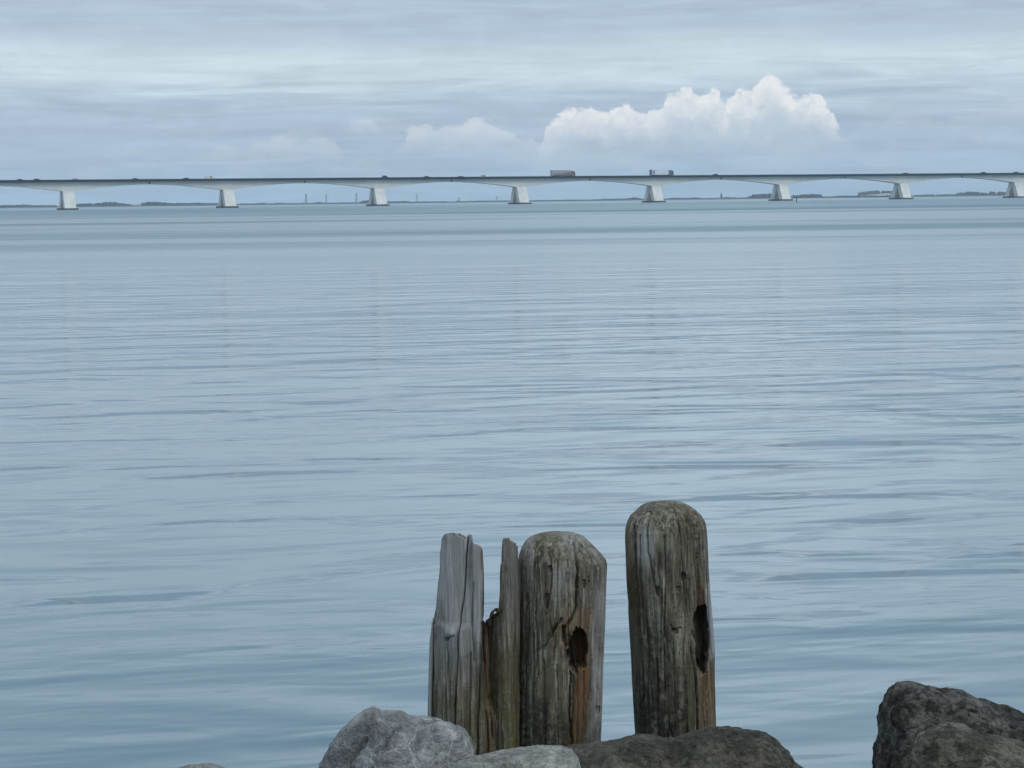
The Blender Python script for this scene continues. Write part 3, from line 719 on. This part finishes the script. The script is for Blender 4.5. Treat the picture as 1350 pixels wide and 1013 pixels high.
YA, YB, YC = 7.20, 7.26, 7.42
round_post([(703.5,713,755),(704.5,708,760),(706,703,765),(708.5,697,770),(713,692,775),(722,687,783),(732,684,792),(739,683,797),(745,683,798.5),(770,683,798),(850,682,796),(975,677,792),(1060,675,790)],
    YB, 'short grey timber post with a flat worn crown and a round bolt hole', 
    [([(708,728),(706,800),(709,880)], 0.002, 0.010), ([(734,730),(733,800),(729,860)], 0.0016, 0.009), ([(747,730),(748,790)], 0.0016, 0.009), ([(774,735),(776,800),(774,822)], 0.002, 0.011), ([(716,860),(718,970)], 0.0018, 0.009), ([(733,865),(735,970)], 0.0016, 0.008), ([(692,745),(693,870),(691,970)], 0.002, 0.012),
     ([(722,716),(727,745),(724,775),(718,800)], 0.0025, 0.012), ([(757,712),(760,745),(758,790),(752,806),(741,820),(741,835)], 0.004, 0.022),
     ([(738,806),(722,832),(712,848)], 0.0045, 0.016), ([(741,815),(746,850),(752,880),(750,925),(754,975)], 0.0035, 0.022),
     ([(768,875),(768,940),(766,975)], 0.0025, 0.012), ([(778,850),(776,975)], 0.0022, 0.010), ([(700,760),(704,850),(702,960)], 0.002, 0.008),
     ([(786,740),(788,850),(786,975)], 0.0022, 0.010)],
    [(759,848,13,27,0.12,1.0), (724,742,3,5,0.015,1), (721,784,4,10,0.013,1), (768,762,3,6,0.010,1), (787,932,3.5,6,0.012,1)], 11, paint_mid)
pc, pc_o = round_post([(661.5,866,888),(662.5,858,894),(664.5,851,902),(668,845,910),(673,839,917),(680,831,924),(688,827,929),(697,824.5,931),(710,824,932),(760,826,934),(800,829,937),(850,832,941),(900,834,942),(968,838,943),(1060,842,944)],
    YC, 'tallest grey timber post with a domed crown and a long split down its right side',
    [([(841,700),(842,760),(846,830)], 0.0025, 0.014), ([(872,700),(874,760),(871,830),(873,900)], 0.0018, 0.010), ([(902,690),(904,760),(906,800)], 0.002, 0.010), ([(862,860),(864,965)], 0.002, 0.010), ([(884,850),(886,960)], 0.0018, 0.009), ([(900,880),(903,960)], 0.002, 0.010),
     ([(855,672),(850,690),(851,720),(858,755),(862,775)], 0.003, 0.014), ([(910,672),(917,700),(919,745),(920,790),(914,815)], 0.006, 0.035),
     ([(914,800),(908,845),(914,880),(916,920),(917,965)], 0.0032, 0.025), ([(834,690),(836,740),(840,800),(845,900),(848,965)], 0.003, 0.012),
     ([(880,815),(885,822),(893,818)], 0.003, 0.008), ([(929,880),(931,965)], 0.0022, 0.012), ([(923,885),(925,965)], 0.002, 0.010), ([(868,780),(866,860)], 0.0022, 0.007)],
    [(923,836,10.5,42,0.11,1.0), (897,752,3.5,6,0.012,1), (864,772,4,8,0.012,1), (886,822,4,4,0.012,1), (890,768,2.5,4,0.008,1)], 29, paint_right)
# pale sliver of sapwood still standing beside the split
def sliver(pc, org):
    pts = [at(933.5,770,YC-0.105), at(935,800,YC-0.105), at(937.5,835,YC-0.105), at(938.5,862,YC-0.105)]
    mb = MB(); o = np.array(org)
    n = 26; V = []
    for i in range(n):
        q = i/(n-1); c = np.array([np.interp(q, [0,.33,.66,1], [p[k] for p in pts]) for k in range(3)]) - o
        w = 0.0065*min(1, 0.3+q*4)*(1 if q < 0.85 else 1-(q-0.85)*4); ring = []
        for k in range(10):
            a_ = 2*math.pi*k/10; ring.append(c + np.array([w*math.cos(a_), 0.012*math.sin(a_), 0.002*math.sin(i*1.7+k)]))
        V.append(ring)
    V = np.array(V); mk = np.zeros((n, 10, 4)); mk[..., 3] = 0.95
    grid_object('sapwood_sliver', V, TIMBER, pc, masks=mk)
sliver(pc, pc_o)

def broken_post():
    Y = YA; XC, RX, RY = 625.5, 59.5, 0.138
    Hx = [565,566,568.8,569.2,570.5,573,579,591,606,610,614,617,624,626.5,630,636,639.5,640.5,641.5,646,650,655,660,662.5,664,666,667,668.5,672,678,683,686]
    Hy = [824,820,820,780,716,704,701,701,702,705,703,701,701,709,710,712,718,735,812,816,818,815,813,770,738,734,708,705,706,711,716,724]
    nc, nr = 620, 300
    th = np.linspace(0, 2*math.pi, nc, endpoint=False)
    ct, st = np.cos(th), np.sin(th)
    # distort angles so the front half has most columns
    xpx = XC + RX*ct
    rng = np.random.default_rng(4)
    Hf = np.interp(xpx, Hx, Hy) + 1.6*vnoise(xpx*0.9, 0*xpx, 0*xpx, 5) + 1.0*vnoise(xpx*2.3, 0*xpx, 0*xpx, 6)
    Hb = 872 + 14*vnoise(xpx*0.12, 0*xpx, 0*xpx, 8) + 5*vnoise(xpx*0.9, 0*xpx, 0*xpx, 18)
    w = sst(0.12, 0.02, st)                                 # 1 on the near side
    # the tall plank and the splinter wrap a little round the sides
    H = np.where(st < 0.10, Hf, Hb)
    yb = 1060.0
    orig = at(XC, yb, Y)
    def surf(inner):
        q = np.linspace(0, 1, nr)[:, None]
        y = H[None, :] + (yb - H[None, :])*q               # photo row of each vertex
        zc = np.array([at(XC, v, Y)[2] for v in np.linspace(690, 1065, 80)])
        Z = np.interp(y, np.linspace(690, 1065, 80), zc)
        left = np.interp(y, [690,712,760,812,820,945,1060], [44,44.7,49,53.5,57,60,61.5])
        right = np.interp(y, [690,720,815,975,1060], [58,58.5,59,58,57.5])
        rx = np.where(ct[None, :] < 0, left, right)
        px = XC + rx*ct[None, :]
        ry = RY*(rx/59.5)
        sc = np.ones_like(px)
        fx = XC + RX*ct[None, :] + 0*px
        fr = (st[None, :] < 0.05)*1.0 + 0*px
        # rotten heart between plank and splinter lies deeper than the sound wood
        heart = fr*sst(637, 644, fx + 2*vnoise(fx*0.3, y*0.03, 0*px, 3))*sst(663.5, 661.5, fx)
        heart2 = heart*np.interp(y, [800, 815, 915, 940, 1060], [0, 1, 0.9, 0.25, 0.15])
        sc -= 0.42*heart2
        sl = sst(1.0, 0.0, np.abs(fx - 570.2)/1.5)*fr
        sc -= 0.12*sl*sst(812, 826, y)
        X = np.interp(px, [500, 760], [at(500, 850, Y)[0], at(760, 850, Y)[0]])
        xc = at(XC, 850, Y)[0]
        rel = 0.004*fbm(px*0.30, y*0.012, 0*px + 7*np.sign(st)[None, :], 4, 71) + 0.003*fbm(px*0.09, y*0.008, st[None, :]*3 + 0*px, 3, 75) + 0.0016*vnoise(px*1.1, y*0.03, 0*px, 79)
        rel = rel - heart*0.012*np.abs(fbm(px*0.35, y*0.012, 0*px, 2, 83)) - heart*0.02*sst(0.15, 0.55, fbm(px*0.25, y*0.02, 0*px, 2, 85))
        # long checks
        for pts, wd, dp in [([(619,700),(614,740),(611,780),(604,830),(602,880),(598,960),(596,1050)], 1.1, 0.022), ([(637,812),(634,870),(630,930),(628,1040)], 1.2, 0.016),
                            ([(661,806),(663,860),(664,940),(662,1040)], 1.3, 0.02), ([(590,830),(588,960)], 0.7, 0.006), ([(646,930),(645,1040)], 1.0, 0.014), ([(657,915),(658,1040)], 0.9, 0.012),
                            ([(622,850),(618,960)], 0.8, 0.007), ([(627,760),(624,815),(626,860)], 0.8, 0.007), ([(592,833),(600,829)], 1.6, 0.007)]:
            d = poly_dist(fx + 1.2*fbm(px*0.1, y*0.05, 0*px, 2, 91), y, pts); rel -= fr*dp*np.exp(-(d/wd)**2)
        d = np.hypot((fx-589)/3.2, (y-835)/2.4); rel -= fr*0.022*sst(1.2, 0.5, d)
        d = np.hypot((fx-596)/8, (y-826)/6); rel += fr*0.010*np.exp(-d**2)          # knot
        T = 0.0
        if inner:
            T = np.where(st < 0.10, np.interp(ct, [-1, 0.15, 0.3, 1], [0.05, 0.045, 0.012, 0.008]), 0.03)[None, :] + 0*px
            T = T*sst(0, 1, np.clip((y - H[None, :])/40 + 0.55, 0, 1)) + 0.004*vnoise(px*0.5, y*0.02, 0*px, 99)
            rel = rel*0.3
        R_ = np.sqrt(((X-xc))**2 + (ry*st[None, :])**2)
        k = (sc*R_ + rel - T)/np.maximum(R_, 1e-4)
        Xo = xc + (X-xc)*k; Yo = Y + 0.0 + ry*st[None, :]*k
        # masks
        mk = np.zeros((nr, nc, 4)); nz = fbm(px*0.06, y*0.02, 0*px, 3, 55)
        mk[..., 0] = heart*np.maximum(0.95*box_m(y + 14*nz, 852, 900, 10)*box_m(fx, 640, 655, 3), 0.50)
        mk[..., 0] = np.maximum(mk[..., 0], fr*0.5*box_m(fx, 652, 666, 3)*box_m(y, 850, 912, 10))
        mk[..., 1] = fr*(0.75*sst(860, 930, y + 20*nz)*sst(-0.3, 0.3, nz+0.2) + 0.5*sst(663, 668, fx)*sst(820, 880, y))
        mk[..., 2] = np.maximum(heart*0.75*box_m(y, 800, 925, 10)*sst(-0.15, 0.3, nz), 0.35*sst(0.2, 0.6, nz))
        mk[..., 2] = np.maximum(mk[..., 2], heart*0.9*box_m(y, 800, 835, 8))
        mk[..., 3] = fr*0.80*sst(640, 634, fx)*sst(905, 800, y + 30*nz) + fr*0.25*sst(664, 668, fx)*sst(860, 780, y)
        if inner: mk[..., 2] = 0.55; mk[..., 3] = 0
        return np.stack([Xo, Yo, Z + 0*px], -1) - orig, mk
    Vo, mo = surf(False); Vi, mi = surf(True)
    V = np.concatenate([Vi[::-1], Vo], 0); mk = np.concatenate([mi[::-1], mo], 0)
    o = empty('post', tuple(orig)); tag(o, 'broken hollow timber post with a tall grey plank and a thin splinter left standing', 'post', 'weathered mooring posts')
    grid_object('timber', V, TIMBER, o, masks=np.clip(mk, 0, 1))
    spts = [at(*p, Y-0.03) - orig for p in [(571,817),(569.5,850),(568,900),(566.5,960),(565,1050)]]
    V = []
    for i in range(30):
        q = i/29*4; c = np.array([np.interp(q, range(5), [p[k] for p in spts]) for k in range(3)]); w_ = 0.0085*min(1, 0.25+i*0.12)
        V.append([c + np.array([w_*math.cos(a_), 0.03*math.sin(a_), 0.002*math.sin(i*2.1+a_)]) for a_ in np.linspace(0, 2*math.pi, 12, endpoint=False)])
    mks = np.zeros((30, 12, 4)); mks[..., 3] = 0.6
    grid_object('sapwood_sliver', np.array(V), TIMBER, o, masks=mks)
    mb_pts = [at(*p, Y-0.075) - orig for p in [(645.5,826),(646.5,814),(650,806),(655,803.5),(659,806),(661.5,812),(663,824)]]
    ring = []; n = len(mb_pts)
    fine = [np.array([np.interp(s, np.arange(n), [p[k] for p in mb_pts]) for k in range(3)]) for s in np.linspace(0, n-1, 24)]
    V = []
    for i, c in enumerate(fine):
        t_ = fine[min(i+1, 23)] - fine[max(i-1, 0)]; t_ /= np.linalg.norm(t_); nrm = np.array([-t_[2], 0, t_[0]])
        w_ = 0.0048 + 0.0016*math.sin(i*1.3) ; V.append([c + nrm*w_*math.cos(a_) + np.array([0, 0.012*math.sin(a_), 0]) for a_ in np.linspace(0, 2*math.pi, 10, endpoint=False)])
    V = np.array(V); mk = np.zeros((24, 10, 4)); mk[..., 2] = 0.75
    grid_object('splinter_loop', V, TIMBER, o, masks=mk)
broken_post()

# ------------------------------------------------------------------ rocks
def rock_mat(name, cd_, cm, cl, vein=0.0, veincol=(0.5,0.5,0.5), scale=6.0, speck=0.3, bump=0.012, lich=0.0, chunk=0.0):
    m, t, b = material(name)
    p = t.new('ShaderNodeTexCoord').outputs['Object']
    wp = t.vmath('ADD', p, t.vmath('SCALE', t.noise(p, 5, 3, color=True), scale=0.10))
    f = t.noise(p, scale, 7, 0.68); g = t.noise(p, scale*7, 5, 0.7); h = t.noise(p, scale*24, 3, 0.7)
    c = t.ramp(t.math('ADD', t.math('MULTIPLY', f, 0.6), t.math('MULTIPLY', g, 0.4)), [(0.38, cd_), (0.5, cm), (0.62, cl)])
    c = t.mix(t.mapr(h, 0.55, 0.72, 0, speck), c, cl); c = t.mix(t.mapr(h, 0.45, 0.30, 0, speck), c, cd_)
    if vein:
        sk = t.vmath('ADD', t.vmath('MULTIPLY', p, (1.0, 1.0, 0.55)), t.vmath('SCALE', t.noise(p, 9, 4, color=True), scale=0.09))
        v1 = t.voro(sk, scale*1.3, 'DISTANCE_TO_EDGE'); v2 = t.voro(sk, scale*3.1, 'DISTANCE_TO_EDGE')
        vm = t.math('MAXIMUM', t.mapr(v1, 0.030, 0.004), t.math('MULTIPLY', t.mapr(v2, 0.045, 0.006), 0.45))
        vm = t.math('MAXIMUM', vm, t.math('MULTIPLY', t.mapr(t.noise(p, 13, 5, 0.65), 0.56, 0.68), 0.55))
        vm = t.math('MULTIPLY', vm, t.mapr(t.noise(p, 4, 2), 0.42, 0.6))
        c = t.mix(t.math('MULTIPLY', vm, vein), c, veincol)
    if lich:
        vo = t.voro(wp, 26, 'DISTANCE_TO_EDGE'); c = t.mix(t.math('MULTIPLY', t.mapr(vo, 0.10, 0.02), lich), c, cd_)
    ck = 0.0
    if chunk:
        cv = t.vmath('ADD', p, t.vmath('SCALE', t.noise(p, 30, 3, color=True), scale=0.035))
        c1 = t.voro(cv, 34); c2 = t.voro(cv, 75)
        ck = t.math('SUBTRACT', 1.0, t.math('ADD', t.math('MULTIPLY', c1, 0.8), t.math('MULTIPLY', c2, 0.4)))
        tone = t.new('ShaderNodeTexVoronoi'); t.put(tone.inputs['Vector'], cv); tone.inputs['Scale'].default_value = 34
        tv = t.sep(tone.outputs['Color'])[0]
        c = t.mix(t.mapr(tv, 0.70, 0.98, 0, 0.55*chunk), c, cl); c = t.mix(t.mapr(tv, 0.30, 0.02, 0, 0.6*chunk), c, cd_)
    t.put(b.inputs['Base Color'], c); b.inputs['Roughness'].default_value = 0.85; b.inputs['Specular IOR Level'].default_value = 0.3
    bp = t.new('ShaderNodeBump'); bp.inputs['Distance'].default_value = bump; bp.inputs['Strength'].default_value = 0.9
    t.put(bp.inputs['Height'], t.math('ADD', t.math('ADD', t.math('MULTIPLY', g, 0.7), t.math('MULTIPLY', h, 0.35)), t.math('MULTIPLY', ck, 0.8*chunk)))
    t.put(b.inputs['Normal'], bp.outputs[0])
    return m
def rock(outline, Y, depth, label, mat, seed, center, facets=9, rough=0.02, power=0.75, creases=(), lean=0.0, planes=(), pit=0.006):
    """a boulder: outline (photo pixels) is its silhouette at distance Y, closed front and back with real depth"""
    c = at(*center, Y); P = np.array([at(x, y, Y) for x, y in outline]) - c
    ang = np.arctan2(P[:, 2], P[:, 0]); rr = np.hypot(P[:, 0], P[:, 2]); o_ = np.argsort(ang); ang, rr = ang[o_], rr[o_]
    # resample the polygon edges finely so straight edges stay straight
    pts = P[o_][:, [0, 2]]; pts = np.vstack([pts, pts[:1]]); fine = []
    for a_, b_ in zip(pts[:-1], pts[1:]):
        for q in np.linspace(0, 1, 24, endpoint=False): fine.append(a_ + (b_-a_)*q)
    fine = np.array(fine); fa = np.arctan2(fine[:, 1], fine[:, 0]); fr = np.hypot(fine[:, 0], fine[:, 1]); k = np.argsort(fa); fa, fr = fa[k], fr[k]
    nc, nr = 460, 300
    phi = np.linspace(-math.pi, math.pi, nc, endpoint=False); rad = np.interp(phi, fa, fr, period=2*math.pi)
    psi = np.linspace(0.004, math.pi-0.004, nr)[:, None]
    sp = np.sin(psi)**power; cp = np.cos(psi); cp = np.sign(cp)*np.abs(cp)**0.85
    X = rad[None, :]*np.cos(phi)[None, :]*sp; Zz = rad[None, :]*np.sin(phi)[None, :]*sp; Yy = -depth*cp + 0*X
    Yy = Yy + lean*Zz
    V = np.stack([X, Yy, Zz], -1)
    rng = np.random.default_rng(seed); size = float(rr.mean())
    ext = np.array([rr.mean(), depth, rr.mean()])
    for i in range(facets):
        n_ = rng.normal(size=3); n_[1] = -abs(n_[1])*rng.choice([1, 1, 1, -1]) - 0.25; n_[2] = abs(n_[2])*rng.choice([1, 1, -1]); n_ /= np.linalg.norm(n_)
        pr = V @ n_; mx = pr.max(); lim = mx*rng.uniform(0.74, 0.90)
        ex = np.maximum(0, pr - lim)
        side = sst(0.985, 0.80, (sp + 0*X))           # leave the silhouette itself alone
        V = V - (ex*0.88*side)[..., None]*n_
    for n_, (ppx, ppy), fd in planes:
        n_ = np.array(n_)/np.linalg.norm(n_); P0 = at(ppx, ppy, Y) - c; P0[1] = -depth*fd
        ex = np.maximum(0, V @ n_ - P0 @ n_); V = V - (ex*sst(1.0, 0.9, sp + 0*X))[..., None]*n_
    nrm = V/np.maximum(np.linalg.norm(V, axis=-1, keepdims=True), 1e-6)
    s_ = 1/max(size, 0.05)
    q = V*s_
    d = rough*size*(1.6*fbm(q[...,0]*2.2, q[...,1]*2.2, q[...,2]*2.2, 5, seed, 0.55) + 1.1*np.abs(fbm(q[...,0]*4, q[...,1]*4, q[...,2]*4, 4, seed+9)) + 0.5*fbm(q[...,0]*13, q[...,1]*13, q[...,2]*13, 3, seed+4))
    pn = fbm(V[...,0]*34, V[...,1]*34, V[...,2]*34, 3, seed+51, 0.6); d = d + pit*(0.55*pn - 1.0*sst(0.10, 0.45, fbm(V[...,0]*21, V[...,1]*21, V[...,2]*21, 3, seed+57)))
    for pts, w_, dp in creases:
        D = poly_dist(V[..., 0] + 0.006*fbm(q[...,0]*9, q[...,1]*9, q[...,2]*9, 2, seed+2), V[..., 2], [tuple((at(x, y, Y)-c)[[0, 2]]) for x, y in pts])
        d = d - (V[..., 1] < 0)*dp*np.exp(-(D/w_)**2)
    V = V + nrm*d[..., None]
    V[..., 2] -= 0.27*np.maximum(0, V[..., 1]) + 0.3*rough*size
    o = grid_object('rock', V, mat); o.location = tuple(c)
    return tag(o, label, 'rock', 'boulders along the bank')
LIME = rock_mat('limestone_grey', (0.07,0.072,0.076), (0.215,0.22,0.225), (0.42,0.425,0.43), 0.55, (0.58,0.59,0.61), 6.0, 0.45, bump=0.025)
PALE = rock_mat('pale_lichened_stone', (0.09,0.09,0.085), (0.22,0.22,0.205), (0.38,0.38,0.36), 0.0, scale=8, speck=0.5, lich=0.35)
BROWN = rock_mat('dark_brown_stone', (0.012,0.011,0.009), (0.050,0.045,0.036), (0.150,0.138,0.112), 0.0, scale=7, speck=0.45, bump=0.022, chunk=0.5)
DARK = rock_mat('dark_lava_stone', (0.009,0.008,0.007), (0.046,0.042,0.037), (0.20,0.188,0.172), 0.0, scale=9, speck=0.5, bump=0.032, chunk=1.0)
OLIVE = rock_mat('olive_brown_stone', (0.022,0.020,0.015), (0.082,0.075,0.058), (0.24,0.225,0.185), 0.0, scale=9, speck=0.5, bump=0.028, chunk=0.8)
rock([(416,1016),(428,998),(437,980),(452,958),(466,944),(480,935),(493,930),(504,936),(528,936),(540,942),(556,943),(566,946),(580,949),(594,952),(612,960),(620,972),(624,990),(628,1020),(620,1075),(560,1100),(470,1095),(418,1060)],
     6.55, 0.26, 'angular grey limestone boulder with white veins in front of the broken post', LIME, 3, (528,1015), 3, 0.022, 0.8,
     pit=0.003, planes=[((0.86,-0.48,0.10),(584,985),0.42),((0.06,-0.94,0.34),(540,1000),0.60),((-0.62,-0.70,0.36),(482,985),0.42),((0.12,-0.42,0.90),(545,951),0.35),((-0.30,-0.30,0.90),(470,950),0.30)],
     creases=[([(487,965),(470,985),(455,1000)], 0.006, 0.012), ([(520,952),(512,966),(498,978)], 0.005, 0.010), ([(574,948),(580,975),(578,1005),(575,1030)], 0.006, 0.014)])
rock([(584,1020),(604,1003),(625,995),(655,990),(685,984),(715,982),(740,983),(754,988),(763,1000),(766,1020),(760,1060),(700,1085),(620,1075),(588,1045)],
     6.30, 0.17, 'smooth pale grey rock lying between the limestone boulder and the dark slab', PALE, 8, (676,1032), 6, 0.028, 0.8)
rock([(730,1010),(738,990),(752,981),(780,977),(805,977),(822,972),(846,965),(862,967),(876,971),(898,968),(915,962),(934,957),(960,956),(985,961),(1010,966),(1024,980),(1040,990),(1052,1005),(1070,1018),(1080,1060),(1000,1110),(850,1110),(740,1070)],
     6.72, 0.30, 'broad dark brown slab at the foot of the tallest post', BROWN, 14, (905,1038), 10, 0.030, 0.65)
rock([(1154,1030),(1157,985),(1162,960),(1162,930),(1172,912),(1186,900),(1200,897),(1222,899),(1240,905),(1262,908),(1290,918),(1318,928),(1350,941),(1385,950),(1420,985),(1425,1060),(1380,1110),(1230,1115),(1160,1085)],
     6.85, 0.36, 'large dark pitted boulder at the right edge', DARK, 22, (1285,1010), 5, 0.036, 0.75, pit=0.008)
rock([(1192,1030),(1200,990),(1212,968),(1232,956),(1250,952),(1270,955),(1292,964),(1318,970),(1345,977),(1372,985),(1395,1030),(1380,1090),(1290,1105),(1205,1080)],
     6.22, 0.22, 'olive brown boulder in front of the large dark one', OLIVE, 31, (1292,1032), 5, 0.03, 0.75, pit=0.006)
rock([(222,1022),(236,1011),(250,1008),(268,1006),(284,1008),(296,1012),(310,1022),(305,1050),(262,1062),(225,1050)],
     6.4, 0.13, 'pale flat rock tip just showing at the bottom left', PALE, 41, (265,1032), 5, 0.012, 0.8)

# ------------------------------------------------------------------ render settings
scene.render.engine = 'CYCLES'
cy = scene.cycles
cy.max_bounces = 6; cy.diffuse_bounces = 3; cy.glossy_bounces = 3; cy.volume_bounces = 1; cy.transmission_bounces = 2
cy.sample_clamp_indirect = 6
cy.use_denoising = True
